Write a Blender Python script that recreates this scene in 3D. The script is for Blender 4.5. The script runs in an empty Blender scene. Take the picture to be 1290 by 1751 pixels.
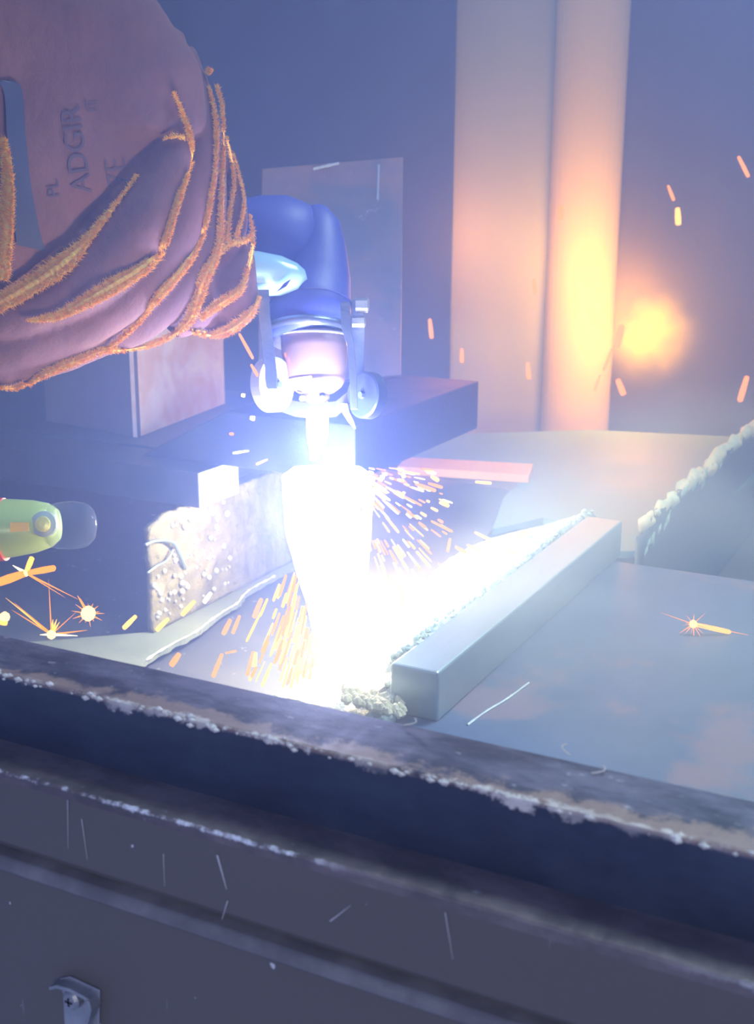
import bpy, bmesh, math, random
import numpy as np
from mathutils import Vector, Matrix, noise
from mathutils.bvhtree import BVHTree
random.seed(7)
SC = bpy.context.scene
COL = SC.collection

# ------------------------------------------------------------------ camera
F, CX, CY = 2106.0, 645.0, 875.5
def _n(v): return v / np.linalg.norm(v)
_fl = np.array([1, 1, -1])
Yc = _n(np.array([1768 - CX, CY - 311, F]))
Xc = -_n(np.array([-3600 - CX, CY - 290, F])); Xc = _n(Xc - Yc * Xc.dot(Yc))
Zc = np.cross(Xc * _fl, Yc * _fl) * _fl
M = np.array([Xc, Yc, Zc])                   # rows: world axes in (right, up, forward)
C0 = np.array([0, 0, 1.04])
def ray(x, y): return M @ np.array([(x - CX) / F, (CY - y) / F, 1.0])
def atz(x, y, z): d = ray(x, y); return Vector(C0 + d * (z - C0[2]) / d[2])
def aty(x, y, Y): d = ray(x, y); return Vector(C0 + d * (Y - C0[1]) / d[1])
def atx(x, y, X): d = ray(x, y); return Vector(C0 + d * (X - C0[0]) / d[0])
def P(x, y, d): return Vector(C0 + ray(x, y) * d)
RIGHT = Vector(M @ np.array([1, 0, 0])); UP = Vector(M @ np.array([0, 1, 0])); FWD = Vector(M @ np.array([0, 0, 1]))
cam = bpy.data.objects.new('camera', bpy.data.cameras.new('camera')); COL.objects.link(cam)
R = Matrix((RIGHT, UP, -FWD)).transposed().to_4x4(); R.translation = Vector(C0)
cam.matrix_world = R
cam.data.sensor_fit = 'VERTICAL'; cam.data.sensor_height = 24; cam.data.lens = F / 1751 * 24
cam.data.clip_start = 0.01
cam.data.dof.use_dof = True; cam.data.dof.focus_distance = 0.50
cam.data.dof.aperture_fstop = (cam.data.lens / 1000) / 0.0018
SC.camera = cam

# ------------------------------------------------------------------ world, lights, exposure
SC.view_settings.view_transform = 'Standard'; SC.view_settings.look = 'None'
SC.view_settings.gamma = 1; SC.view_settings.use_curve_mapping = False
SC.view_settings.exposure = 0.3
w = bpy.data.worlds.new('world'); SC.world = w; w.use_nodes = True
w.node_tree.nodes['Background'].inputs[0].default_value = (0.27, 0.37, 0.76, 1)
w.node_tree.nodes['Background'].inputs[1].default_value = 0.72
SC.cycles.volume_bounces = 0
SC.cycles.max_bounces = 6
SC.cycles.transparent_max_bounces = 16
SC.cycles.volume_step_rate = 2.0
SC.cycles.sample_clamp_indirect = 4.0

def light(name, kind, loc, energy, color, size=0.01, aim=None, **kw):
    l = bpy.data.lights.new(name, kind); l.energy = energy; l.color = color
    if kind in ('POINT', 'SPOT'): l.shadow_soft_size = size
    if kind == 'AREA': l.size = size
    for k, v in kw.items(): setattr(l, k, v)
    o = bpy.data.objects.new(name, l); COL.objects.link(o); o.location = loc
    if aim is not None:
        o.rotation_euler = (Vector(aim) - Vector(loc)).to_track_quat('-Z', 'Y').to_euler()
    return o
JX, JY = -0.3245, 0.555                                  # axis of the plasma jet
light('arc_light', 'POINT', P(545, 758, .548), 1.15, (0.46, 0.52, 1.0), 0.006)
light('jet_light_upper', 'POINT', (JX, JY - .010, .868), 1.05, (1.0, 0.93, 0.80), 0.01)
light('jet_light_lower', 'POINT', P(588, 1085, .480), 1.15, (1.0, 0.78, 0.50), 0.01)
light('workshop_lamp', 'SPOT', (0.30, -0.75, 1.05), 12, (1.0, 0.93, 0.86), 0.12, aim=(-.13, .23, .79), spot_size=math.radians(34), spot_blend=1.0)

light('smoke_fill_light', 'AREA', (0.10, 0.75, 1.68), 3.6, (0.40, 0.58, 1.0), 0.35, aim=(.0, .42, .86), spread=math.radians(70))  # unseen cool fill, added to light the smoke and base plate

# ------------------------------------------------------------------ helpers
class MB:
    def __init__(s): s.v = []; s.f = []
    def quad(s, *p):
        i = len(s.v); s.v += [Vector(q) for q in p]; s.f.append(tuple(range(i, i + len(p)))); return s
    def hexa(s, b, t):
        n = len(b); i = len(s.v); s.v += [Vector(q) for q in b] + [Vector(q) for q in t]
        s.f.append(tuple(i + k for k in range(n))[::-1]); s.f.append(tuple(i + n + k for k in range(n)))
        for k in range(n):
            k2 = (k + 1) % n; s.f.append((i + k, i + k2, i + n + k2, i + n + k))
        return s
    def box(s, lo, hi):
        (a, b, c), (d, e, f) = lo, hi
        return s.hexa([(a, b, c), (d, b, c), (d, e, c), (a, e, c)], [(a, b, f), (d, b, f), (d, e, f), (a, e, f)])
    def tube(s, pts, rad, n=16, cap=True, flat=1.0, ref=None):
        pts = [Vector(p) for p in pts]
        if not hasattr(rad, '__len__'): rad = [rad] * len(pts)
        base = len(s.v); L = len(pts); u = None
        for k, p in enumerate(pts):
            t = (pts[min(k + 1, L - 1)] - pts[max(k - 1, 0)]).normalized()
            if u is None:
                r0 = Vector(ref) if ref is not None else (Vector((0, 0, 1)) if abs(t.z) < .9 else Vector((1, 0, 0)))
                u = (r0 - t * r0.dot(t)).normalized()
            else:
                u = (u - t * u.dot(t)).normalized()
            v = t.cross(u)
            for j in range(n):
                a = 2 * math.pi * j / n
                s.v.append(p + (u * math.cos(a) * rad[k] * flat + v * math.sin(a) * rad[k]))
        for k in range(L - 1):
            for j in range(n):
                j2 = (j + 1) % n
                s.f.append((base + k * n + j, base + k * n + j2, base + (k + 1) * n + j2, base + (k + 1) * n + j))
        if cap:
            s.f.append(tuple(base + j for j in range(n))[::-1]); s.f.append(tuple(base + (L - 1) * n + j for j in range(n)))
        return s
    def build(s, name, m, parent=None, smooth=False, bevel=0, sub=0, disp=None):
        me = bpy.data.meshes.new(name); me.from_pydata(s.v, [], s.f)
        bm = bmesh.new(); bm.from_mesh(me); bmesh.ops.recalc_face_normals(bm, faces=bm.faces); bm.to_mesh(me); bm.free()
        o = bpy.data.objects.new(name, me); COL.objects.link(o)
        if m is not None: me.materials.append(m)
        if smooth: me.polygons.foreach_set('use_smooth', [True] * len(me.polygons))
        if bevel:
            b = o.modifiers.new('b', 'BEVEL'); b.width = bevel; b.segments = 2; b.limit_method = 'ANGLE'
        if sub:
            b = o.modifiers.new('s', 'SUBSURF'); b.levels = b.render_levels = sub
        if parent is not None: o.parent = parent
        return o
def tag(o, label=None, cat=None, group=None, kind=None):
    if label: o['label'] = label
    if cat: o['category'] = cat
    if group: o['group'] = group
    if kind: o['kind'] = kind
    return o
def empty(name, label, cat, group=None, loc=None):
    o = bpy.data.objects.new(name, None); COL.objects.link(o); o.empty_display_size = .01
    return tag(o, label, cat, group)

def smooth_path(pts, n):
    pts = np.array(pts, float); L = len(pts)
    d = np.r_[0, np.cumsum(np.linalg.norm(np.diff(pts[:, :2], axis=0), axis=1))]
    out = []
    for s in np.linspace(0, d[-1], n):
        k = min(max(np.searchsorted(d, s) - 1, 0), L - 2)
        t = (s - d[k]) / max(d[k + 1] - d[k], 1e-9)
        p0, p1, p2, p3 = pts[max(k - 1, 0)], pts[k], pts[k + 1], pts[min(k + 2, L - 1)]
        out.append(.5 * ((2 * p1) + (-p0 + p2) * t + (2 * p0 - 5 * p1 + 4 * p2 - p3) * t * t + (-p0 + 3 * p1 - 3 * p2 + p3) * t ** 3))
    return out

# ---- materials
class NT:
    def __init__(s, name):
        s.m = bpy.data.materials.new(name); s.m.use_nodes = True; s.t = s.m.node_tree; s.t.nodes.clear()
        s.out = s.n('ShaderNodeOutputMaterial')
        s.pos = None
    def n(s, t, **kw):
        x = s.t.nodes.new(t)
        for k, v in kw.items(): setattr(x, k, v)
        return x
    def l(s, a, b): s.t.links.new(a, b)
    def val(s, sock, v):
        if hasattr(v, 'bl_rna') or hasattr(v, 'node'): s.l(v, sock)
        else: sock.default_value = v
    def co(s):
        if s.pos is None: s.pos = s.n('ShaderNodeTexCoord').outputs['Object']
        return s.pos
    def sep(s, ax):
        x = s.n('ShaderNodeSeparateXYZ'); s.l(s.co(), x.inputs[0]); return x.outputs[ax]
    def math(s, op, a, b=0.0, c=0.0, clamp=False):
        x = s.n('ShaderNodeMath', operation=op, use_clamp=clamp); s.val(x.inputs[0], a); s.val(x.inputs[1], b); s.val(x.inputs[2], c); return x.outputs[0]
    def noise(s, scale, detail=4, rough=.55, stretch=None, dist=0.0):
        x = s.n('ShaderNodeTexNoise'); x.inputs['Scale'].default_value = scale; x.inputs['Detail'].default_value = detail
        x.inputs['Roughness'].default_value = rough; x.inputs['Distortion'].default_value = dist
        src = s.co()
        if stretch:
            mp = s.n('ShaderNodeMapping'); mp.inputs['Scale'].default_value = stretch; s.l(src, mp.inputs[0]); src = mp.outputs[0]
        s.l(src, x.inputs['Vector']); return x.outputs['Fac']
    def step(s, v, lo, hi):
        x = s.n('ShaderNodeMapRange', interpolation_type='SMOOTHSTEP'); s.val(x.inputs[0], v); x.inputs[1].default_value = lo; x.inputs[2].default_value = hi
        return x.outputs[0]
    def mix(s, f, a, b):
        x = s.n('ShaderNodeMix', data_type='RGBA'); s.val(x.inputs[0], f)
        for sock, v in ((x.inputs[6], a), (x.inputs[7], b)):
            if isinstance(v, tuple): sock.default_value = (*v[:3], 1)
            else: s.l(v, sock)
        return x.outputs[2]
    def princ(s, col, rough=.5, metal=0.0, bump=None, bs=.3, bd=.001, **kw):
        b = s.n('ShaderNodeBsdfPrincipled')
        if isinstance(col, tuple): b.inputs['Base Color'].default_value = (*col[:3], 1)
        else: s.l(col, b.inputs['Base Color'])
        s.val(b.inputs['Roughness'], rough); s.val(b.inputs['Metallic'], metal)
        for k, v in kw.items(): s.val(b.inputs[k.replace('_', ' ')], v)
        if bump is not None:
            bp = s.n('ShaderNodeBump'); bp.inputs['Strength'].default_value = bs; bp.inputs['Distance'].default_value = bd
            s.l(bump, bp.inputs['Height']); s.l(bp.outputs[0], b.inputs['Normal'])
        s.l(b.outputs[0], s.out.inputs[0]); return b
def metal(name, c1, c2, scale=40, rough=.5, met=.4, bd=.0006, stretch=None, speck=None, dist=0.0, bs=.4):
    t = NT(name); nz = t.noise(scale, 6, .6, stretch, dist); f = t.step(nz, .35, .68)
    col = t.mix(f, c1, c2)
    fine = t.noise(scale * 9, 4, .7, stretch)
    if speck: col = t.mix(t.step(fine, .62, .72), col, speck)
    t.princ(col, t.math('MULTIPLY_ADD', nz, .3, rough - .15), met, fine, bs, bd)
    return t.m
def emis(name, col, st, transp=0.0):
    t = NT(name); e = t.n('ShaderNodeEmission'); e.inputs[0].default_value = (*col, 1); e.inputs[1].default_value = st
    if transp:
        tr = t.n('ShaderNodeBsdfTransparent'); mx = t.n('ShaderNodeMixShader'); mx.inputs[0].default_value = transp
        t.l(e.outputs[0], mx.inputs[1]); t.l(tr.outputs[0], mx.inputs[2]); t.l(mx.outputs[0], t.out.inputs[0])
    else: t.l(e.outputs[0], t.out.inputs[0])
    return t.m
def plain(name, col, rough=.5, met=0.0, **kw):
    t = NT(name); t.princ(col, rough, met, **kw); return t.m

# ------------------------------------------------------------------ haze of the cutting fumes, also gives the arc's veiling glare
t = NT('fume_haze'); vs = t.n('ShaderNodeVolumeScatter')
vs.inputs['Color'].default_value = (0.26, 0.38, 1.0, 1); vs.inputs['Density'].default_value = 0.95; vs.inputs['Anisotropy'].default_value = 0.3
t.l(vs.outputs[0], t.out.inputs['Volume'])
hz = MB().box((-1.6, .205, .70), (1.3, 1.9, 1.9)).build('fume_haze', t.m)
tag(hz, 'thin blue welding haze, also giving the arc glare, filling the whole booth', 'haze', kind='stuff')

t = NT('blue_smoke'); vs = t.n('ShaderNodeVolumeScatter'); vs.inputs['Color'].default_value = (0.50, 0.72, 1.0, 1); vs.inputs['Anisotropy'].default_value = 0.2
nz = t.noise(9, 2, .5, (1, 1, 2.2)); zf = t.step(t.sep(2), .955, .868)
t.l(t.math('MULTIPLY', t.math('MULTIPLY', t.step(nz, .34, .66), zf), 9.0), vs.inputs['Density']); t.l(vs.outputs[0], t.out.inputs['Volume'])
smk = MB().box((-.19, .276, .863), (.30, .80, .955)).build('cutting_smoke', t.m)
tag(smk, 'pale blue smoke rolling over the plate right of the bar', 'smoke', kind='stuff')

# ------------------------------------------------------------------ booth walls
Zt = .785
a, b = atz(690, 737, .80), atz(1290, 752, .80)
wd = (b - a); wd.z = 0; wd.normalize(); wn = Vector((-wd.y, wd.x, 0))
def wp(px, off=0.0, z=.7):                              # point on the wall line under pixel column px
    d = Vector(ray(px, 600)); o = a + wn * off
    # intersect vertical plane through o with normal wn
    k = (o - Vector(C0)).dot(wn) / d.dot(wn); q = Vector(C0) + d * k; q.z = z; return q
def wallpanel(name, x0, x1, off, m, th=.006, z0=.70, z1=1.75):
    p, q = wp(x0, off, z0), wp(x1, off, z0)
    mb = MB(); mb.hexa([p, q, q + wn * th, p + wn * th], [v + Vector((0, 0, z1 - z0)) for v in (p, q, q + wn * th, p + wn * th)])
    return mb.build(name, m, bevel=.001)
mwl = metal('veil_blue_sheet', (.022, .045, .20), (.032, .06, .25), 8, .55, .2)  # blue veil of the arc put into the wall colour
mwm = metal('galvanised_sheet', (.36, .41, .46), (.46, .50, .53), 6, .5, .35, stretch=(1, 1, .25))
mwp = metal('tan_pipe', (.66, .60, .46), (.74, .67, .52), 6, .60, .2, stretch=(1, 1, .2))
mwr = metal('dark_sheet', (.070, .058, .055), (.115, .098, .090), 5, .42, .55, stretch=(1, 1, .3))
wl = wallpanel('wall_back', -900, 770, -.02, mwl); tag(wl, 'dark sheet metal rear wall, toned navy for the blue veil, behind the glove and torch', kind='structure')
wm = wallpanel('wall_middle', 765, 960, 0, mwm); tag(wm, 'pale galvanised sheet between the navy and dark wall sheets', kind='structure')
wr = wallpanel('wall_right', 950, 2300, .004, mwr); tag(wr, 'dark brown grey sheet wall on the right', kind='structure')
# half round pipe cover in front of the joint
mb = MB(); p0, p1 = wp(930, -.004), wp(1048, -.004); ctr = (p0 + p1) / 2; rr = (p1 - p0).length / 2
ring = []
for k in range(17):
    an = math.pi * k / 16; ring.append(ctr - wd * math.cos(an) * rr - wn * math.sin(an) * rr * .55)
mb.hexa([Vector((v.x, v.y, .70)) for v in ring], [Vector((v.x, v.y, 1.75)) for v in ring])
pc = mb.build('trim_1', mwp, smooth=False); tag(pc, 'tan half round upright pipe cover on the rear wall', kind='structure')

# ------------------------------------------------------------------ cutting table
tb = empty('cutting_table', 'grey and black steel plasma cutting table with a worn black front rail', 'table')
def rail_mat():
    t = NT('worn_black_rail'); y = t.sep(1); z = t.sep(2)
    n1 = t.noise(28, 6, .65, (1, 2.2, 2)); n2 = t.noise(130, 5, .7, (1, 1.6, 1)); n3 = t.noise(330, 3, .6, (.4, 1, 1))
    tp0 = t.step(z, .8980, .8995)
    col = t.mix(t.step(n1, .38, .64), (.014, .020, .044), t.mix(tp0, (.024, .034, .066), (.10, .095, .15)))
    col = t.mix(t.math('MULTIPLY', t.step(n2, .60, .70), t.step(z, .8985, .8995)), col, (.22, .21, .27))
    td = t.math('SUBTRACT', y, .248)
    nn = t.math('MULTIPLY', t.math('SUBTRACT', t.noise(45, 6, .7), .5), .045)
    rust = t.math('SUBTRACT', 1, t.step(t.math('ADD', td, nn), .003, .008))
    top = t.step(z, .8985, .8995)
    col = t.mix(t.math('MULTIPLY', t.math('MULTIPLY', rust, .8), top), col, (.24, .165, .145))
    n4 = t.math('MULTIPLY', t.math('SUBTRACT', t.noise(90, 6, .75), .5), .014)
    zed = t.math('SUBTRACT', .9, z)
    dd = t.math('ADD', t.math('ADD', t.math('ABSOLUTE', td), zed), n4)
    wht = t.math('MULTIPLY', t.math('SUBTRACT', 1, t.step(dd, .0002, .0016)), t.step(t.noise(16, 4, .6), .42, .60))
    col = t.mix(wht, col, (.60, .56, .55))
    t.princ(col, t.math('MULTIPLY_ADD', n2, .4, .3), .2, n2, .4, .0004)
    return t.m
def ledge_mat():
    t = NT('worn_ledge'); y = t.sep(1); z = t.sep(2)
    n1 = t.noise(40, 6, .65, (1, 2, 1)); n2 = t.noise(160, 5, .7)
    col = t.mix(t.step(n1, .35, .7), (.075, .062, .072), (.16, .13, .145))
    col = t.mix(t.step(n2, .66, .72), col, (.20, .20, .26))
    n4 = t.math('MULTIPLY', t.math('SUBTRACT', t.noise(60, 6, .75), .5), .009)
    td = t.math('ADD', t.math('ABSOLUTE', t.math('SUBTRACT', y, .2329)), t.math('ABSOLUTE', t.math('SUBTRACT', .8786, z)))
    wht = t.math('SUBTRACT', 1, t.step(t.math('ADD', td, n4), .0002, .0012))
    wht = t.math('MULTIPLY', wht, t.step(t.noise(11, 3, .6), .38, .52))
    col = t.mix(wht, col, (.62, .62, .72))
    t.princ(col, .5, .2, n2, .4, .0005); return t.m
def panel_mat():
    t = NT('grey_paint'); n1 = t.noise(9, 4, .5); col = t.mix(n1, (.088, .078, .076), (.108, .098, .098))
    sc = t.noise(60, 3, .6, (5, 1, .35), .3)
    col = t.mix(t.math('MULTIPLY', t.step(sc, .70, .76), .45), col, (.30, .32, .38))
    sp = t.noise(260, 2, .5); col = t.mix(t.step(sp, .76, .79), col, (.5, .5, .56))
    t.princ(col, t.math('MULTIPLY_ADD', n1, .2, .36), .15, sc, .12, .0003); return t.m
mrail, mledge, mpan = rail_mat(), ledge_mat(), panel_mat()
X0, X1 = -1.1, .35
def grid_profile(name, prof, m, nx, amp=0.0, smooth=False, jit=None):
    """profile (y,z) swept along X with a slight unevenness"""
    mb = MB(); np_ = len(prof)
    for i in range(nx + 1):
        x = X0 + (X1 - X0) * i / nx
        for k, (y, z) in enumerate(prof):
            dz = amp * noise.noise((x * 60, k * 3.1, 0)) if amp else 0
            dy = amp * noise.noise((x * 60, k * 3.1, 9)) if amp else 0
            if jit and k in jit: dz += jit[k] * noise.noise((x * 210, 2, 5)); dy += jit[k] * noise.noise((x * 190, 7, 5))
            mb.v.append(Vector((x, y + dy, z + dz)))
    for i in range(nx):
        for k in range(np_ - 1):
            q = i * np_ + k; mb.f.append((q, q + 1, q + np_ + 1, q + np_))
    o = mb.build(name, m, tb, smooth=smooth); return o
o = grid_profile('front_rail', [(.268, .84), (.2722, .846), (.2724, .8994), (.2716, .90), (.2492, .90), (.2484, .8997), (.2480, .8990), (.2480, .8786), (.2485, .8780), (.262, .8780)], mrail, 1100, .00012, jit={4: .0002, 5: .0003, 6: .0003})
tag(o, 'black rail with rusty chipped front edge')
o = grid_profile('ledge', [(.26, .8788), (.2490, .8787), (.2336, .8786), (.2329, .8780), (.2329, .8755)], mledge, 900, .0001, jit={2: .0004, 3: .0004})
tag(o, 'black ledge below the rail')
grid_profile('upper_front_panel', [(.2335, .8765), (.2329, .8755), (.2326, .868), (.2328, .856), (.2345, .8535), (.2375, .8530)], mpan, 60, smooth=False)
# bead: dark groove then rolled lip, its highlight put into a lighter colour
grid_profile('rolled_lip', [(.2390, .8550), (.2385, .8520), (.2332, .8514), (.2320, .8507), (.2313, .8494), (.2313, .8480), (.2320, .8468), (.2332, .8462)], metal('lip_highlight', (.13, .12, .13), (.20, .19, .20), 60, .35, .3, bd=.0002), 60, smooth=True)
grid_profile('lower_front_panel', [(.2345, .850), (.2333, .8462), (.2333, .70), (.2333, .05)], mpan, 20)
mtray = metal('tray_steel', (.10, .105, .13), (.15, .15, .17), 14, .55, .3, speck=(.42, .36, .32))
MB().box((X0, .272, Zt - .01), (.6, 1.5, Zt)).build('tray_floor', mtray, tb)
MB().box((X0, .2355, .05), (X1, .245, .70)).build('inner_panel', mpan, tb)
MB().box((X0, .262, .70), (X1, .2715, .878)).build('rail_web', mrail, tb)
mb = MB()
for x0, y0, x1, y1, wv in ((372, 1462, 388, 1520, 1.6), (390, 1540, 380, 1572, .8), (565, 1575, 600, 1548, .9), (762, 1560, 775, 1640, .6), (140, 1400, 150, 1470, .6), (116, 1368, 117, 1450, .5), (280, 1460, 282, 1515, .5)):
    p, q = aty(x0, y0, .2326), aty(x1, y1, .2326); k = (q - p).cross(Vector((0, 1, 0))).normalized() * wv * .00018
    mb.hexa([p - k, p + k, q + k * .3, q - k * .3], [v - Vector((0, .00015, 0)) for v in (p - k, p + k, q + k * .3, q - k * .3)])
o = mb.build('paint_scratch', plain('scratch_grey', (.42, .42, .46), .6), tb); tag(o, 'pale scratches in the grey paint', kind='stuff')
# small weld bumps and chips lying on the rail edge
mchip = metal('pale_chip', (.45, .42, .42), (.65, .62, .62), 300, .6, .1)
mb = MB()
for k in range(150):
    x = random.uniform(-.29, 0.0); q = Vector((x, .2484 + random.gauss(0, .0006), .8993 + random.gauss(0, .0006))); s = random.uniform(.0003, .0009)
    mb.tube([q - Vector((s * 1.6, 0, 0)), q, q + Vector((s * 1.6, 0, 0))], [s * .3, s, s * .3], 5)
o = mb.build('edge_scale', mchip, tb); tag(o, 'pale flaking scale along the rail edge', kind='stuff')
mb = MB()
for (px, py, sg) in [(1012, 1322, 1), (975, 1290, -1), (690, 1240, 1)]:
    q = atz(px, py, .9004)
    mb.tube([q + Vector((.0028 * math.sin(k * .4) * sg, .0005 * k, .0002 * k)) for k in range(7)], .00018, 5)
o = mb.build('stuck_curl', mchip, tb); tag(o, 'thin pale metal curls stuck to the rail', kind='stuff')

# hasp on the lower panel
YP = .2333
hs = empty('hasp_bracket', 'bent steel bracket with a round screw on the lower grey panel', 'bracket')
mhs = metal('worn_steel', (.24, .25, .29), (.34, .35, .40), 80, .34, .55)
def hp(px, py, out=0.0): q = aty(px, py, YP - out); return q
prof = [(98, 1676), (108, 1670), (140, 1678), (162, 1690), (174, 1702)]
mb = MB(); L = []
path = [hp(100, 1678, .0012), hp(122, 1680, .0012), hp(145, 1688, .0014), hp(160, 1700, .002)]
plate = [hp(101, 1674, .0008), hp(118, 1670, .0008), hp(170, 1694, .0008), hp(168, 1790, .0008), hp(112, 1790, .0008), hp(107, 1700, .0008)]
mb.hexa([p + Vector((0, .0008, 0)) for p in plate], plate)
mb.build('back_plate', mhs, hs, bevel=.0003)
def flange(pts, w, name, lab=None):
    mb = MB(); n = len(pts)
    for q in pts:
        mb.v += [q, q + Vector((0, -w, 0)), q + Vector((0, -w, 0)) + Vector((0, 0, -.0012)), q + Vector((0, 0, -.0012))]
    for k in range(n - 1):
        for j in range(4):
            j2 = (j + 1) % 4; mb.f.append((k * 4 + j, k * 4 + j2, k * 4 + 4 + j2, k * 4 + 4 + j))
    mb.f.append((0, 1, 2, 3)); mb.f.append(tuple((n - 1) * 4 + j for j in range(4))[::-1])
    o = mb.build(name, mhs, hs, bevel=.0003)
    return o
flange([hp(100, 1674), hp(112, 1671), hp(135, 1677), hp(158, 1689), hp(170, 1697)], .0042, 'top_flange')
mb = MB(); rp = [hp(170, 1697), hp(174, 1712), hp(170, 1730), hp(164, 1745), hp(164, 1800)]
for q in rp: mb.v += [q, q + Vector((0, -.0046, 0)), q + Vector((-.0012, -.0046, 0)), q + Vector((-.0012, 0, 0))]
for k in range(4):
    for j in range(4): mb.f.append((k * 4 + j, k * 4 + (j + 1) % 4, k * 4 + 4 + (j + 1) % 4, k * 4 + 4 + j))
mb.f.append((0, 1, 2, 3)); mb.build('side_flange', mhs, hs, bevel=.0003)
sc_c = hp(127, 1706, .0012)
mb = MB(); mb.tube([sc_c, sc_c + Vector((0, -.0014, 0)), sc_c + Vector((0, -.0022, 0)), sc_c + Vector((0, -.0025, 0))], [.0031, .0030, .0021, .0008], 20)
scr = mb.build('screw', mhs, hs, smooth=False)
mb = MB(); d = sc_c + Vector((0, -.00255, 0))
mb.box(d + Vector((-.0013, -.0001, -.0003)), d + Vector((.0013, .0006, .0003))); mb.box(d + Vector((-.0003, -.0001, -.0013)), d + Vector((.0003, .0006, .0013)))
mb.build('cross_slot', plain('slot_black', (.01, .01, .015), .6), scr)

# ------------------------------------------------------------------ steel inside the table
def dark_steel(name, a=(.030, .036, .055), b=(.055, .062, .085), **kw): return metal(name, a, b, 30, .5, .35, **kw)
mslab = dark_steel('mill_scale', (.012, .016, .032), (.022, .028, .046))
SF = .5766
prof = [aty(240, 752, SF), aty(620, 825, SF), aty(607, 727, SF), aty(387, 690, SF)]
xl, xm, xr = -.4554, -.3938, -.3095
mb = MB()
mb.hexa([(xl, SF, .8800), (xr, SF, .8800), (xr, .7485, .8800), (xl, .7485, .8800)],
        [(xl + .0615, SF, .9117), (xr, SF, .9117), (xr, .7485, .9117), (xl + .0615, .7485, .9117)])
o = mb.build('steel_slab', mslab, bevel=.0006); tag(o, 'thick dark steel slab being cut under the torch', 'steel slab')
# crossbar below it
mcb = dark_steel('blue_bar', (.034, .040, .062), (.055, .062, .088))
mb = MB().hexa([(-1.0, .5554, .8590), (-.3990, .5554, .8590), (-.3990, .5950, .8590), (-1.0, .5950, .8590)],
               [(-1.0, .5554, .8798), (-.3990, .5554, .8798), (-.3990, .5950, .8798), (-1.0, .5950, .8798)])
o = mb.build('support_bar', mcb, bevel=.0006); sbar = o; tag(o, 'long dark flat bar under the slab, right end lit white', 'steel bar')
mb = MB().box((-1.0, .60, .8590), (-.42, .80, .8797))
o = mb.build('support_plate', mcb, bevel=.0006); tag(o, 'dark steel plate carrying the rusty square tube', 'steel plate')
MB().box((-.3991, .5558, .8594), (-.3982, .5946, .8794)).build('lit_end', metal('lit_end_pale', (.7, .7, .68), (.85, .85, .82), 60, .6, .1), sbar)  # jet light on the bar end put into a pale face
# square tube offcut
mbx = metal('lit_rusty_face', (.95, .97, 1.0), (.80, .56, .48), 20, .6, 0, speck=(.70, .72, .75), dist=.6)  # arc light put into the pale base, rust kept
mbp = metal('shaded_face', (.13, .10, .14), (.17, .13, .16), 18, .5, .3)  # shaded tone for the tube faces turned from the arc
q0, q1, q2 = atz(235, 748, .88), atz(385, 690, .88), atz(80, 719, .88)
q2 = q0 + (q2 - q0); q3 = q2 + (q1 - q0)
up = Vector((0, 0, .085))
bt = empty('square_tube', 'short upright square steel tube with rusty side painted arc bright, under the glove', 'steel tube')
def slabq(p, q, th, zz):                                # vertical sheet from p to q
    n_ = (q - p).cross(Vector((0, 0, 1))).normalized() * th
    return MB().hexa([p, q, q - n_, p - n_], [p + zz, q + zz, q + zz - n_, p + zz - n_])
o = slabq(q0, q1, .003, up).build('side_face', mbx, bt); tag(o, 'side painted white as arc lit, with rust stains')
o = slabq(q2, q0, .003, up).build('front_face', mbp, bt); tag(o, 'front painted purple grey as shaded')
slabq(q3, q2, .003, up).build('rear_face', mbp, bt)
# flat plate standing behind the torch
mpl = metal('stained_plate', (.14, .15, .22), (.34, .20, .20), 14, .45, .5, speck=(.30, .30, .38), dist=.5)
pl = empty('standing_plate', 'square stained steel plate standing upright behind the torch', 'steel plate')
c4 = [P(440, 662, .765), P(686, 642, .775), P(690, 268, .79), P(448, 288, .78)]
mb = MB().hexa(c4, [p + FWD * .012 for p in c4]); mb.build('plate_sheet', mpl, pl, bevel=.0008)
mb = MB(); mb.tube([P(648, 282, .785), P(646, 342, .782)], .0008, 8); mb.build('scratch', plain('bright_scratch', (.5, .58, .8), .3, .6), pl)
mb = MB(); pts = [P(536 + i * 4, 289 - i * .9 + 3 * noise.noise((i, 0, 0)), .782) for i in range(12)]; mb.tube(pts, [.0009 + .0008 * abs(noise.noise((i * .8, 3, 0))) for i in range(12)], 6)
mb.build('weld_bead', plain('weld_bright', (.55, .62, .80), .4, .4), pl)

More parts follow.
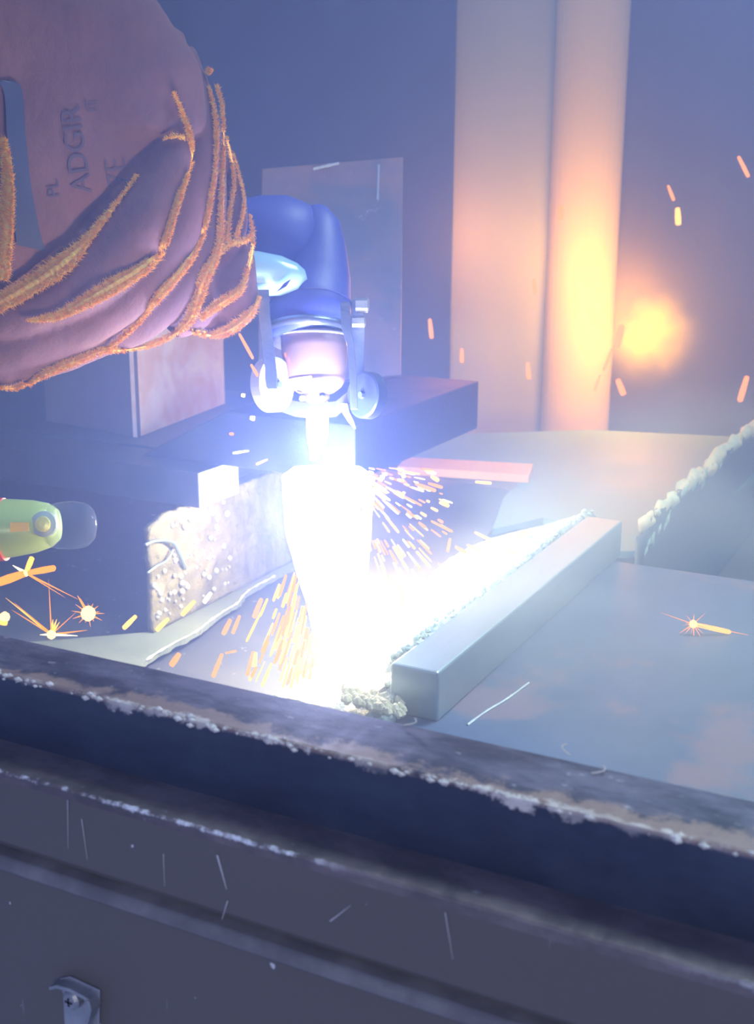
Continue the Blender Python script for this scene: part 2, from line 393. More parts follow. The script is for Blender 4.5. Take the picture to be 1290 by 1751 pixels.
# left slat with slag
XS = -.4088
mslat = metal('slag_face', (.15, .13, .07), (.28, .24, .14), 26, .75, .1, bd=.002, speck=(.07, .075, .06), dist=1.2, bs=.8)
def bumpy_wall(name, X, y0, y1, z0, topf, th, m, parent=None, amp=.0012, ny=90, nz=26, seed=0, fr=120):
    mb = MB(); idx = {}
    for side, sx in ((0, X), (1, X - th)):
        for i in range(ny + 1):
            y = y0 + (y1 - y0) * i / ny; zt = topf(y)
            for k in range(nz + 1):
                z = z0 + (zt - z0) * k / nz
                d = amp * (noise.fractal((y * fr, z * fr, seed + side * 5), .8, 2.0, 3)) if k else 0
                e = amp * .8 * noise.noise((y * fr * 1.3, z * fr, seed + 31)) if k in (nz,) or i in (0, ny) else 0
                idx[side, i, k] = len(mb.v)
                mb.v.append(Vector((sx + (d if side == 0 else -d * .4), y + (e if i in (0, ny) else 0), z + (e if k == nz else 0))))
    for i in range(ny):
        for k in range(nz):
            mb.f.append((idx[0, i, k], idx[0, i + 1, k], idx[0, i + 1, k + 1], idx[0, i, k + 1]))
            mb.f.append((idx[1, i, k], idx[1, i, k + 1], idx[1, i + 1, k + 1], idx[1, i + 1, k]))
        mb.f.append((idx[0, i, nz], idx[0, i + 1, nz], idx[1, i + 1, nz], idx[1, i, nz]))
        mb.f.append((idx[0, i, 0], idx[1, i, 0], idx[1, i + 1, 0], idx[0, i + 1, 0]))
    for k in range(nz):
        mb.f.append((idx[0, 0, k], idx[0, 0, k + 1], idx[1, 0, k + 1], idx[1, 0, k]))
        mb.f.append((idx[0, ny, k], idx[1, ny, k], idx[1, ny, k + 1], idx[0, ny, k + 1]))
    return mb.build(name, m, parent, smooth=True)
def slat_top(y):
    return min(.8588, .853 + max(0, (y - .52)) * .35) + .0012 * noise.noise((y * 150, 1, 1))
sl = empty('burnt_steel_strip', 'slag crusted steel slat lit pale yellow left of the jet', 'slat', 'slats in the table')
bumpy_wall('slat_body', XS, .5215, .745, Zt + .0085, slat_top, .004, mslat, sl, .0016, 150, 26)
# beads and curled dross on the slat
mdr = metal('dross', (.34, .34, .30), (.60, .55, .42), 120, .6, .3)
mb = MB()
for k in range(70):
    y = random.uniform(.523, .60); z = random.uniform(.80, .853); s = random.uniform(.0006, .0022)
    q = Vector((XS + .0005, y, z)); mb.tube([q + Vector((0, 0, s)), q + Vector((0, 0, s * .6)), q, q - Vector((0, 0, s * .6)), q - Vector((0, 0, s))], [s * .2, s * .8, s, s * .8, s * .2], 7)
o = mb.build('slag_bead', mdr, sl, smooth=True); tag(o, 'round slag beads stuck on the slat', kind='stuff')
mb = MB()
mb.tube(smooth_path([atx(248, 932, XS + .002), atx(262, 926, XS + .003), atx(282, 924, XS + .004), atx(298, 930, XS + .004), atx(310, 955, XS + .003), atx(316, 972, XS + .001)], 24) and [Vector(v) for v in smooth_path([atx(248, 932, XS + .002), atx(262, 926, XS + .003), atx(282, 924, XS + .004), atx(298, 930, XS + .004), atx(310, 955, XS + .003), atx(316, 972, XS + .001)], 24)], .0010, 8)
mb.tube([Vector(v) for v in smooth_path([atx(252, 980, XS + .002), atx(268, 968, XS + .003), atx(286, 958, XS + .003), atx(296, 940, XS + .003)], 16)], .0007, 8)
o = mb.build('curled_wire', plain('wire_teal', (.30, .38, .38), .35, .6), sl, smooth=True); tag(o, 'curled dross wire hooked over the slat end')
# torn pale plate at the foot of the slat
ZP = Zt + .008
mpp = metal('pale_green_plate', (.20, .23, .18), (.27, .29, .23), 22, .55, .15)
def ragged_plate(name, edge_px, back_px, z, th, m, jag=.0016, parent=None):
    e = [atz(x, y, z) for x, y in edge_px]; dense = []
    for k in range(len(e) - 1):
        for i in range(10):
            p = e[k].lerp(e[k + 1], i / 10); dense.append(p + Vector((jag * noise.noise(p * 220), jag * noise.noise(p * 220 + Vector((9, 9, 9))), 0)))
    dense.append(e[-1]); pts = dense + [atz(x, y, z) for x, y in back_px]
    return MB().hexa([p - Vector((0, 0, th)) for p in pts], pts).build(name, m, parent)
o = ragged_plate('torn_plate', [(200, 1175), (250, 1128), (300, 1098), (335, 1080), (372, 1052), (405, 1032), (425, 1010), (470, 985), (520, 960)], [(430, 940), (300, 1040), (268, 1079), (100, 1094), (20, 1100), (60, 1200)], ZP, .0035, mpp)
tag(o, 'pale green torn sheet lying below the slat at left', 'metal sheet')
mb = MB(); e = [(250, 1128), (300, 1098), (335, 1080), (372, 1052), (405, 1032), (425, 1010), (470, 985)]
mb.tube([Vector(v) + Vector((0, 0, .0006 * noise.noise(Vector(v) * 300))) for v in smooth_path([atz(x, y, ZP) for x, y in e], 50)], [.0003 + .0013 * abs(noise.noise((k * .7, 0, 0))) for k in range(50)], 7)
mb.build('torn_lip', plain('bright_lip', (.75, .75, .62), .5, .1), o, smooth=True)

# right: base plate, square bar, crust, second slat
mbase = None
t = NT('base_plate_steel'); n1 = t.noise(9, 5, .6); n2 = t.noise(60, 5, .7)
c_ = t.mix(t.step(n2, .3, .7), (.085, .125, .24), (.11, .15, .28)); c_ = t.mix(t.math('MULTIPLY', t.step(n1, .54, .60), .6), c_, (.30, .19, .24))
t.princ(c_, .5, .2, n2, .3, .0006); mbase = t.m
ZB = .8618
bp = MB().box((-.1755, .285, ZB - .004), (.32, .56, ZB)).build('base_plate', mbase, bevel=.0005)
tag(bp, 'blue grey steel plate under the square bar, behind the rail', 'steel plate')
mb = MB(); e = [(800, 1240), (830, 1218), (868, 1195), (905, 1168)]
mb.tube([Vector(v) for v in smooth_path([atz(x, y, ZB + .0002) for x, y in e], 40)], [.0005 + .0004 * abs(noise.noise((k * .9, 0, 0))) for k in range(40)], 6)
mb.build('weld_line', plain('weld_grey', (.45, .52, .62), .5, .3), bp)
mbar = metal('ground_bar', (.30, .40, .44), (.42, .52, .56), 30, .36, .6, stretch=(1, .12, 1), bd=.0003)
mb = MB().box((-.1757, .3526, ZB), (-.1577, .5690, .88))
o = mb.build('square_bar', mbar, bevel=.0009); tag(o, 'square steel bar with a bright top lying right of the jet', 'steel bar')
# crust mass beside the bar
mcr = metal('white_crust', (.40, .50, .50), (.56, .64, .64), 60, .8, 0.0, bd=.002, speck=(.16, .22, .20), dist=.8, bs=.9)
outer = [(470, 1190), (520, 1150), (585, 1112), (642, 1080), (690, 1045), (715, 1005), (760, 962), (805, 935), (860, 915), (930, 898), (1000, 876)]
inner = [(660, 1235), (672, 1210), (676, 1170), (682, 1135), (700, 1114), (740, 1083), (790, 1045), (850, 1000), (905, 957), (960, 915), (1012, 877)]
mb = MB(); NI, NJ = 160, 26
oz = [.852, .852, .853, .855, .857, .860, .862, .864, .866, .870, .876]
iz = [.866, .868, .870, .8745, .8785, .879, .879, .879, .879, .879, .879]
A_ = smooth_path([tuple(atz(x, y, z)) for (x, y), z in zip(outer, oz)], NI + 1)
B_ = smooth_path([tuple(atz(x, y, z)) for (x, y), z in zip(inner, iz)], NI + 1)
for i in range(NI + 1):
    for j in range(NJ + 1):
        u = j / NJ; p = Vector(A_[i]).lerp(Vector(B_[i]), u)
        am = .0016 * (.3 + u) * (1 if 0 < j else 0)
        p += Vector((0, 0, 1)) * (am * noise.fractal(p * 170, .9, 2, 4) + .0016 * math.exp(-((u - .93) / .10) ** 2) * (.6 + noise.noise(p * 300)))
        if j == 0: p += Vector((.001 * noise.noise(p * 250), .001 * noise.noise(p * 260 + Vector((4, 4, 4))), 0))
        mb.v.append(p)
for i in range(NI):
    for j in range(NJ):
        q = i * (NJ + 1) + j; mb.f.append((q, q + 1, q + NJ + 2, q + NJ + 1))
cr = mb.build('slag_crust', mcr, smooth=True)
sm = cr.modifiers.new('t', 'SOLIDIFY'); sm.thickness = .004; sm.offset = -1
tag(cr, 'rough white hot slag crust piled along the square bar', 'slag')
mb = MB()
for k in range(170):
    i = random.randint(10, NI); p = Vector(B_[i]) + Vector((random.uniform(-.004, .0008), random.uniform(-.003, .003), random.uniform(-.0005, .0015))); s = random.uniform(.0005, .0016)
    e_ = Vector((random.uniform(-.4, .4), random.uniform(-.4, .4), 0)) * s; mb.tube([p + Vector((0, 0, s * .8)) + e_, p + Vector((0, 0, s * .5)) + e_, p, p - Vector((0, 0, s))], [s * .3, s * random.uniform(.6, .9), s, s * .5], 7)
mteal = metal('teal_crumb', (.30, .46, .42), (.72, .78, .70), 200, .7, .1)
o = mb.build('slag_crumb', mteal, cr, smooth=False); tag(o, 'pale green crumbs along the edge of the bar', kind='stuff')
mb = MB()
for k in range(120):
    x = random.uniform(585, 690); p = atz(x, 1185 + (x - 585) * .27 + random.uniform(-14, 12), .868); s = random.uniform(.0006, .0020)
    mb.tube([p + Vector((0, 0, s)), p + Vector((s * .3, s * .1, 0)), p - Vector((0, 0, s))], [s * .3, s, s * .4], 6)
mgr = metal('yellow_gravel', (.46, .44, .33), (.72, .68, .52), 200, .75, .1)
o = mb.build('slag_gravel', mgr, cr); tag(o, 'yellowish slag gravel against the rail', kind='stuff')
MB().hexa([atz(640, 1165, .868), atz(678, 1148, .868), atz(680, 1160, .868), atz(645, 1182, .868)], [atz(640, 1165, .870), atz(678, 1148, .870), atz(680, 1160, .870), atz(645, 1182, .870)]).build('embedded_strip', dark_steel('strip', (.2, .2, .24), (.28, .28, .3)), cr)

# pale far plate with cut slots, copper coloured strip, pink sheet
mfar = metal('far_plate', (.11, .27, .31), (.15, .32, .36), 16, .6, .15)
o = ragged_plate('rear_plate', [(1085, 942), (1040, 944), (1000, 905), (930, 885), (842, 905), (862, 850), (905, 812), (690, 792)], [(690, 770), (795, 742), (1010, 735), (1290, 748), (1330, 800)], .835, .004, mfar, .0006)
tag(o, 'pale blue green sheet lying behind the square bar', 'metal sheet')
mcop = metal('copper_strip', (.75, .38, .12), (.85, .46, .18), 30, .5, .2)
q = [atz(695, 781, .8415), atz(912, 793, .8415), atz(905, 812, .8415), atz(680, 797, .8415)]
o = MB().hexa([p - Vector((0, 0, .006)) for p in q], q).build('copper_strip', mcop, bevel=.0005); tag(o, 'thin orange metal strip lying on the rear sheet', 'metal strip')
mpk = metal('pink_sheet', (.40, .30, .31), (.48, .38, .38), 14, .6, .1)
q = [atz(560, 1075, .80), atz(700, 1080, .80), atz(842, 905, .80), atz(875, 838, .80), atz(640, 800, .80), atz(560, 830, .80)]
o = MB().hexa([p - Vector((0, 0, .006)) for p in q], q).build('pink_sheet', mpk); tag(o, 'dull pink rusty sheet behind the orange sparks', 'metal sheet')
# second slat at right with beaded top edge
XR = -.155
mdk = dark_steel('blue_slat', (.075, .12, .19), (.10, .15, .22))
rs = empty('burnt_steel_strip', 'dark blue slat with pale beaded jagged top at far right', 'slat', 'slats in the table')
def top2(y):
    return .8697 + .0012 * noise.noise((y * 90, 0, 4)) + (-.006 if y < .612 else 0)
bumpy_wall('slat_body', XR, .600, 1.05, Zt + .0002, top2, .004, mdk, rs, .0006, 110, 12, 3)
mb = MB(); random.seed(11)
for k in range(90):
    if random.random() < .22: continue
    y = .606 + (.34) * (k / 90) + random.uniform(-.004, .004); s = random.uniform(.0008, .0050) * (1 + (y - .6))
    p = Vector((XR - .001 + random.uniform(-.002, .001), y, .8697 + random.uniform(-.002, .0018)))
    mb.tube([p + Vector((random.uniform(-s, s) * .5, s * random.uniform(.5, 1.3), s * random.uniform(.2, 1))), p, p - Vector((0, s, s * .6))], [s * .35, s * .8, s * .35], 7)
mbead = metal('cream_bead', (.70, .82, .72), (.95, .90, .60), 60, .7, 0)
o = mb.build('slag_bead', mbead, rs, smooth=True); tag(o, 'cream and teal slag beads along the top edge', kind='stuff')
mb = MB()
for k in range(26):
    u = k / 25; px = 1105 + 130 * u + random.uniform(-5, 5); py = 940 - 150 * u - 60 * (1 - u) * u + random.uniform(-7, 7)
    if .35 < u < .5: continue
    p = atx(px, py, XR + .001); s = random.uniform(.0008, .002)
    mb.tube([p + Vector((0, s * 2, s * 1.5)), p, p - Vector((0, s * 2, s * 1.5))], [s * .2, s * .7, s * .2], 6)
o = mb.build('side_dross', metal('teal_dross', (.26, .46, .50), (.40, .60, .60), 90, .6, .1), rs, smooth=True); tag(o, 'teal dross streak on the slat side', kind='stuff')

# ------------------------------------------------------------------ blurred tube tool at far left
pt = empty('tube_tool', 'out of focus pale green metal tube with a round screw and glass end', 'tool')
mtb = plain('pale_green_paint', (.42, .56, .20), .3, .1)
dt = .47
def lathe_path(pts, ref=None, n=28, flat=1.0):
    return [P(x, y, d) for x, y, d, r in pts], [r * d / F for x, y, d, r in pts]
pp, rr_ = lathe_path([(-160, 915, dt, 52), (-20, 905, dt, 52), (20, 903, dt, 50), (60, 900, dt, 45), (85, 898, dt, 38), (100, 897, dt, 26)])
MB().tube(pp, rr_, 32).build('tube_body', mtb, pt, smooth=True)
pp, rr_ = lathe_path([(84, 899, dt, 36), (100, 899, dt, 40), (125, 898, dt, 42), (148, 898, dt, 38), (160, 898, dt, 26), (165, 898, dt, 8)])
t = NT('smoky_glass'); t.princ((.55, .65, .85), .12, 0, Transmission_Weight=.85, IOR=1.05, Alpha=.45)
MB().tube(pp, rr_, 28).build('glass_end', t.m, pt, smooth=True)
pp, rr_ = lathe_path([(-14, 906, dt, 55), (9, 905, dt, 54)])
MB().tube(pp, rr_, 32).build('red_ring', plain('red_ring', (.65, .07, .05), .4), pt, smooth=False)
bc = P(76, 896, dt - .0075)
MB().tube([bc, bc - FWD * .0016, bc - FWD * .0022], [.0050, .0048, .0030], 24).build('screw_boss', plain('boss', (.45, .55, .50), .4, .2), pt)
o = MB().tube([bc - FWD * .0020, bc - FWD * .0032, bc - FWD * .0035], [.0030, .0028, .0012], 18).build('screw', plain('brass', (.75, .72, .25), .35, .3), pt)
sp = [P(18, 893, dt - .0110), P(50, 893, dt - .0103), P(50, 908, dt - .0103), P(18, 910, dt - .0112)]
o = MB().hexa(sp, [p - FWD * .0006 for p in sp]).build('yellow_stripe', plain('stripe', (.85, .50, .08), .4), pt)

# ------------------------------------------------------------------ cutting torch
to = empty('cutting_torch', 'black hand plasma torch, toned blue for the arc glare, with clear cup and roller guide', 'torch')
DT = .575
mtd = metal('torch_glare_blue', (.040, .060, .33), (.050, .070, .38), 20, .5, 0, bd=.0002)  # blue of the arc's glare put into the body colour
def loft(name, secs, m, parent=to, n=32, smooth=True, flat=1.0):
    pp = [P(s[0], s[1], s[2]) for s in secs]; rr = [s[3] * s[2] / F for s in secs]
    return MB().tube(pp, rr, n, flat=flat, ref=RIGHT).build(name, m, parent, smooth=smooth)
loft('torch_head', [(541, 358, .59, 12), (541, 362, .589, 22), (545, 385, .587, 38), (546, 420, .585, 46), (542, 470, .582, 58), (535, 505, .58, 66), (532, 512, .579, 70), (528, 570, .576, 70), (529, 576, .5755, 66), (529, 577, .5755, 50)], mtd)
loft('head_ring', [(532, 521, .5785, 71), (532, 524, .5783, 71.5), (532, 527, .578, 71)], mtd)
# clear cup
t = NT('clear_cup'); t.princ((.50, .34, .36), .16, 0, t.noise(200, 2), .1, .0003, Transmission_Weight=.45, IOR=1.25)
cupm = t.m
cup = loft('shield_cup', [(537, 574, .575, 57), (538, 600, .5745, 57), (539, 630, .5735, 54), (539.5, 645, .5733, 51), (540, 649, .5733, 50), (540, 652, .5733, 51), (540, 662, .573, 44), (540, 671, .5728, 32), (540, 675, .5728, 22)], cupm)
tag(cup, 'clear pinkish shield cup')
loft('cup_rim', [(537, 572, .575, 59), (537, 576, .575, 59)], plain('rim_pale', (.6, .6, .72), .3, .2), cup)
loft('nozzle', [(540, 668, .573, 24), (540, 682, .5728, 24), (540, 690, .5726, 16), (540, 693, .5726, 10)], metal('nozzle_dark', (.14, .10, .16), (.2, .15, .2), 80, .4, .6))
mpin = plain('pin_bright', (.9, .9, .95), .3)
for px in (517, 551):
    c = P(px, 681, .566); MB().tube([c - UP * .0014, c - UP * .0008, c + UP * .0008, c + UP * .0014], [.0006, .0014, .0014, .0006], 14).build('standoff_pin', mpin, to, smooth=True)
# handle going into the glove
ha = [(385, 430, .588, 70), (420, 424, .588, 82), (455, 420, .588, 84), (488, 420, .588, 84), (516, 424, .588, 74), (534, 430, .588, 54), (541, 433, .588, 24)]
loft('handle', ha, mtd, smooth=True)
mlv = plain('lit_band_blue', (.35, .58, .80), .22, .1)  # light under the handle, put in as a pale blue band
loft('lit_underside', [(405, 466, .563, 38), (440, 468, .563, 38), (480, 472, .563, 34), (510, 474, .563, 24), (524, 470, .563, 9)], mlv); 
tr = MB().hexa([P(472, 500, .553), P(486, 484, .553), P(498, 477, .553), P(490, 490, .553)], [P(472, 500, .5545), P(486, 484, .5545), P(498, 477, .5545), P(490, 490, .5545)]).build('handle_mark', mtd, to)
# roller guide bracket
mbk = metal('bracket_zinc', (.13, .16, .27), (.20, .23, .34), 40, .35, .7)
def flat_strip(name, pts, wid, d, m, parent=to, th=.0015):
    mb = MB(); n = len(pts)
    for (x, y), wv in zip(pts, wid):
        for s_ in (-1, 1): mb.v += [P(x + s_ * wv, y, d), P(x + s_ * wv, y, d) + FWD * th]
    for k in range(n - 1):
        for a_, b_ in ((0, 1), (1, 3), (3, 2), (2, 0)): mb.f.append((k * 4 + a_, k * 4 + b_, k * 4 + 4 + b_, k * 4 + 4 + a_))
    mb.f.append((0, 2, 3, 1)); mb.f.append(tuple((n - 1) * 4 + j for j in (0, 1, 3, 2)))
    return mb.build(name, m, parent, bevel=.0002)
flat_strip('guide_arm', [(450, 495), (452, 540), (458, 590), (463, 640), (466, 665)], [10, 10, 10, 11, 8], .553, mbk)
flat_strip('guide_arm', [(590, 516), (592, 560), (600, 590), (604, 640), (606, 700)], [8, 8, 6, 6, 6], .553, mbk)
flat_strip('guide_clamp', [(612, 512), (612, 560), (611, 640)], [10, 12, 12], .574, mbk)
loft('collar_band', [(528, 559, .576, 72), (528, 572, .5755, 72)], mbk)
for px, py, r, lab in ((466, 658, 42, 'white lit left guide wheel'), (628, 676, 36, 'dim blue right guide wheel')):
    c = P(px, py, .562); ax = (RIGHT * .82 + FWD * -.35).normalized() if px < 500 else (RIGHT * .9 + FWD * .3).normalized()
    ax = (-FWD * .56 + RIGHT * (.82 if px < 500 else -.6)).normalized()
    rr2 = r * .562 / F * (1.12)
    o = MB().tube([c - ax * .003, c - ax * .0026, c + ax * .0026, c + ax * .003], [rr2 * .9, rr2, rr2, rr2 * .9], 40, ref=UP).build('guide_wheel', plain('wheel_lit' if px < 500 else 'wheel_dim', (.40, .44, .58) if px < 500 else (.02, .03, .06), .35, .2), to, smooth=False)  # lit and dim tones put into the two wheel colours
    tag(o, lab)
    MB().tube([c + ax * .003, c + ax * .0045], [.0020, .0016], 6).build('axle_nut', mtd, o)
# clamp screw
for (px, py, r) in ((616, 522, 13), (610, 550, 10)):
    c = P(px, py, .566); MB().tube([c - RIGHT * .002, c + RIGHT * .0035, c + RIGHT * .0042], [r * .00026, r * .00027, r * .00018], 6, ref=UP).build('clamp_screw', metal('bolt', (.35, .38, .42), (.5, .5, .55), 100, .35, .7), to)
# guide yoke below the cup
yk = [(452, 690), (475, 702), (505, 712), (540, 716), (575, 712), (592, 698), (600, 690)]
mb = MB(); up_ = [P(x, y - 26, .570) for x, y in yk]; lo_ = [P(x, y, .566) for x, y in yk]
for k in range(len(yk)): mb.v += [up_[k], lo_[k], lo_[k] + FWD * .0012, up_[k] + FWD * .0012]
for k in range(len(yk) - 1):
    for j in range(4): mb.f.append((k * 4 + j, k * 4 + (j + 1) % 4, k * 4 + 4 + (j + 1) % 4, k * 4 + 4 + j))
mb.f += [(0, 1, 2, 3), tuple((len(yk) - 1) * 4 + j for j in (3, 2, 1, 0))]
mb.build('guide_yoke', metal('yoke', (.08, .08, .15), (.13, .13, .20), 40, .4, .4), to)
flat_strip('yoke_spur', [(588, 690), (592, 706), (600, 720), (608, 733)], [6, 6, 5, 1], .565, plain('spur_bright', (.8, .82, .9), .3, .4))

# ------------------------------------------------------------------ plasma jet
mjet = emis('jet_white', (1.0, .97, .92), 7.0, .25)
jt = empty('plasma_jet', 'blinding white plasma jet falling from torch to table', 'plasma jet')
def jz(px, py, rpx, j=0):
    if py < 830: p = aty(px, py, JY)
    else: p = P(px, py, .583 - .088 * min(1, (py - 830) / 260))
    return p, rpx * .56 / F
s1 = [(543, 688, 20), (544, 700, 21), (543, 720, 22), (543, 745, 21), (542, 765, 17), (538, 778, 10), (533, 786, 4)]
pp = [jz(*s)[0] for s in s1]; rr = [jz(*s)[1] for s in s1]
o = MB().tube(pp, rr, 24, ref=RIGHT).build('upper_flame', emis('flame_white', (.93, .96, 1.0), 9.0, .25), jt, smooth=True)
s2 = [(560, 798, 66), (560, 805, 78), (560, 830, 82), (560, 870, 78), (562, 910, 72), (566, 950, 62), (570, 990, 54), (576, 1030, 48), (582, 1070, 45), (588, 1110, 44), (592, 1150, 48), (594, 1180, 60)]
mb = MB(); nn_ = 30; pts = smooth_path([(*jz(a_, b_, c_)[0], jz(a_, b_, c_)[1]) for a_, b_, c_ in s2], 60)
for k, q in enumerate(pts):
    for j in range(nn_):
        an = 2 * math.pi * j / nn_; r = q[3] * (1 + .10 * noise.noise((math.cos(an) * 3, math.sin(an) * 3, k * .06)) + .04 * noise.noise((math.cos(an) * 8, math.sin(an) * 8, k * .1)))
        mb.v.append(Vector(q[:3]) + RIGHT * math.cos(an) * r + Vector((FWD.x, FWD.y, 0)) * math.sin(an) * r * .22)
for k in range(59):
    for j in range(nn_): mb.f.append((k * nn_ + j, k * nn_ + (j + 1) % nn_, (k + 1) * nn_ + (j + 1) % nn_, (k + 1) * nn_ + j))
mb.f.append(tuple(range(nn_))[::-1]); mb.f.append(tuple(59 * nn_ + j for j in range(nn_)))
mb.build('molten_stream', mjet, jt, smooth=True)

# ------------------------------------------------------------------ sparks
def spark_mesh(name, m):
    mb = MB(); mb.tube([(0, 0, -.5), (0, 0, -.46), (0, 0, .1), (0, 0, .45), (0, 0, .5)], [.35, .75, 1.0, .9, .4], 7); o = mb.build(name, m, smooth=True); me = o.data; bpy.data.objects.remove(o); return me
SM = [spark_mesh('spark_orange', emis('spark_orange', (1.0, .30, .045), 1.5)), spark_mesh('spark_amber', emis('spark_amber', (1.0, .48, .09), 1.9)), spark_mesh('spark_pale', emis('spark_pale', (1.0, .82, .45), 2.6))]
def needle(name, m):
    mb = MB(); mb.tube([(0, 0, -.5), (0, 0, -.2), (0, 0, .1), (0, 0, .5)], [1.0, .75, .5, .08], 6); o = mb.build(name, m, smooth=True); me = o.data; bpy.data.objects.remove(o); return me
NM = [needle('ray_orange', SM[0].materials[0]), needle('ray_amber', SM[1].materials[0]), needle('ray_pale', SM[2].materials[0])]
def spark(px, py, dx, dy, Lpx, wpx, kind, d, label, group, parent=None, name='spark'):
    a_ = math.hypot(dx, dy); dx, dy = dx / a_, dy / a_
    p, q = P(px - dx * Lpx / 2, py - dy * Lpx / 2, d), P(px + dx * Lpx / 2, py + dy * Lpx / 2, d + random.uniform(-.002, .002))
    o = bpy.data.objects.new(name, (SM if name == 'spark' or wpx > 8 else NM)[kind]); COL.objects.link(o)
    o.location = (p + q) / 2; v = q - p; o.rotation_mode = 'QUATERNION'; o.rotation_quaternion = v.to_track_quat('Z', 'Y')
    o.scale = (wpx * d / F / 2, wpx * d / F / 2, v.length)
    if parent is None: tag(o, label, 'spark', group)
    else: o.parent = parent
    return o
random.seed(5)
gl = [('orange spark spraying right between jet and square bar', 'sparks spraying right of the jet'), ('orange spark falling left of the jet above the rail', 'sparks falling left of the jet')]
n = 0
while n < 165:                                           # fan right of the jet
    ang = math.radians(random.uniform(4, 82)); r = random.uniform(55, 250) * (.72 + .5 * math.sin(ang)); 
    if random.random() < .35: r *= .72
    px, py = 585 + math.cos(ang) * r * .95, 790 + math.sin(ang) * r * 1.12
    if px < 618 or py < 800 or px > 770 or py > 1075 or (px - 770) + (py - 960) * .9 > 0: continue
    near = r < 130
    spark(px, py, math.cos(ang), math.sin(ang) * 1.15, random.uniform(8, 38) * (.6 if ang < .4 else 1), random.uniform(2.2, 5.5), random.choice([1, 2, 1, 0]) if near else random.choice([0, 0, 1, 1, 2]), random.uniform(.55, .60), *gl[0]); n += 1
n = 0
while n < 95:                                            # curtain left of the jet
    u = random.random(); px = 545 - abs(random.gauss(0, 45)) - 8; py = random.uniform(985, 1160)
    if px < 425 or (py < 1010 and px < 470) or px > 500 + (py - 985) * .3: continue
    spark(px, py, (px - 560) * .0035 - .05, 1, random.uniform(18, 60), random.uniform(2.5, 6.5), random.choice([1, 1, 0, 0, 1]), random.uniform(.47, .52), *gl[1]); n += 1
# strays, one by one as the picture shows them
stray = [(222, 1064, -1, 1, 32, 9, 1), (278, 1068, -1, 1, 30, 9, 1), (322, 1040, -1, 1.1, 34, 9, 1), (355, 1022, -1, 1.4, 22, 8, 2), (388, 1072, -.5, 1, 30, 9, 0), (404, 1068, -.4, 1, 34, 7, 0), (300, 1128, -.7, 1, 26, 11, 0),
         (372, 1138, -.4, 1, 44, 8, 0), (428, 1135, -.25, 1, 44, 7, 0), (436, 1128, -.1, 1, 26, 9, 1), (441, 1040, -.4, 1, 36, 9, 0), (412, 773, -1, .15, 28, 5, 2), (448, 790, -1, .45, 22, 5, 1), (395, 1115, 1, -.2, 20, 4, 0),
         (744, 818, 1, .6, 16, 8, 1), (827, 825, 1, .08, 28, 6, 1), (756, 900, 1, .5, 42, 5, 0), (768, 932, -.2, 1, 24, 6, 0), (788, 940, 1, .6, 22, 7, 0), (812, 938, 1, .5, 30, 6, 0), (836, 922, 1, .5, 54, 6, 1), (868, 938, 1, .55, 34, 6, 1), (893, 914, 1, -.7, 18, 9, 1),
         (745, 830, 1, .3, 26, 6, 0), (728, 833, 1, .35, 38, 7, 0), (760, 862, 1, .4, 18, 7, 1), (421, 592, .55, 1, 50, 6, 0), (436, 634, .6, 1, 26, 6, 0), (416, 676, 1, .2, 7, 7, 2), (432, 715, 1, .2, 9, 9, 2),
         (654, 816, 1, .1, 8, 8, 2), (690, 813, .4, 1, 9, 7, 2), (396, 742, 1, 0, 6, 6, 0)]
SL = ['thick amber spark in the dark gap left of the slag covered strip', 'amber spark at the foot of the slag covered strip end', 'long amber spark before the lower face of the slag strip',
      'pale yellow spark above the torn sheet', 'broad orange spark right of the torn sheet edge', 'thin orange spark beside the broad one over the grey tray', 'thick orange spark touching the rail at the torn sheet tip',
      'long orange spark just above the rail, second from the torn sheet', 'long orange spark above the rail beside the falling curtain', 'short amber upright spark above the rail beside the curtain',
      'orange spark below the slag strip near the curtain top', 'pale spark lying above the white bar end', 'amber spark right of the white bar end under the slab', 'small flat orange spark midway over the grey tray',
      'short fat amber spark under the right corner of the slab', 'flat amber spark below the orange metal strip', 'long thin orange spark over the pink sheet', 'short steep orange spark above the slag crust', 'small orange spark just over the crust crest',
      'orange spark crossing the crust edge, middle of three', 'longest amber spark over the far crust', 'amber spark ending at the far crust crumbs', 'fat amber spark rising at the far end of the crust',
      'flat orange spark right of the slab corner', 'long flat orange spark beside the slab corner', 'small amber spark over the pink sheet top', 'long red orange spark hanging under the glove fingertip', 'short red orange spark left of the white guide wheel',
      'tiny pale dot left of the white guide wheel', 'white round dot below the white guide wheel', 'small white dot right under the slab corner', 'small white dot under the slab right edge', 'tiny red dot on the slab left part']
for i, s_ in enumerate(stray):
    spark(s_[0], s_[1], s_[2], s_[3], s_[4], s_[5], s_[6], .56 if s_[1] > 770 else .55, SL[i], 'stray sparks around the jet')
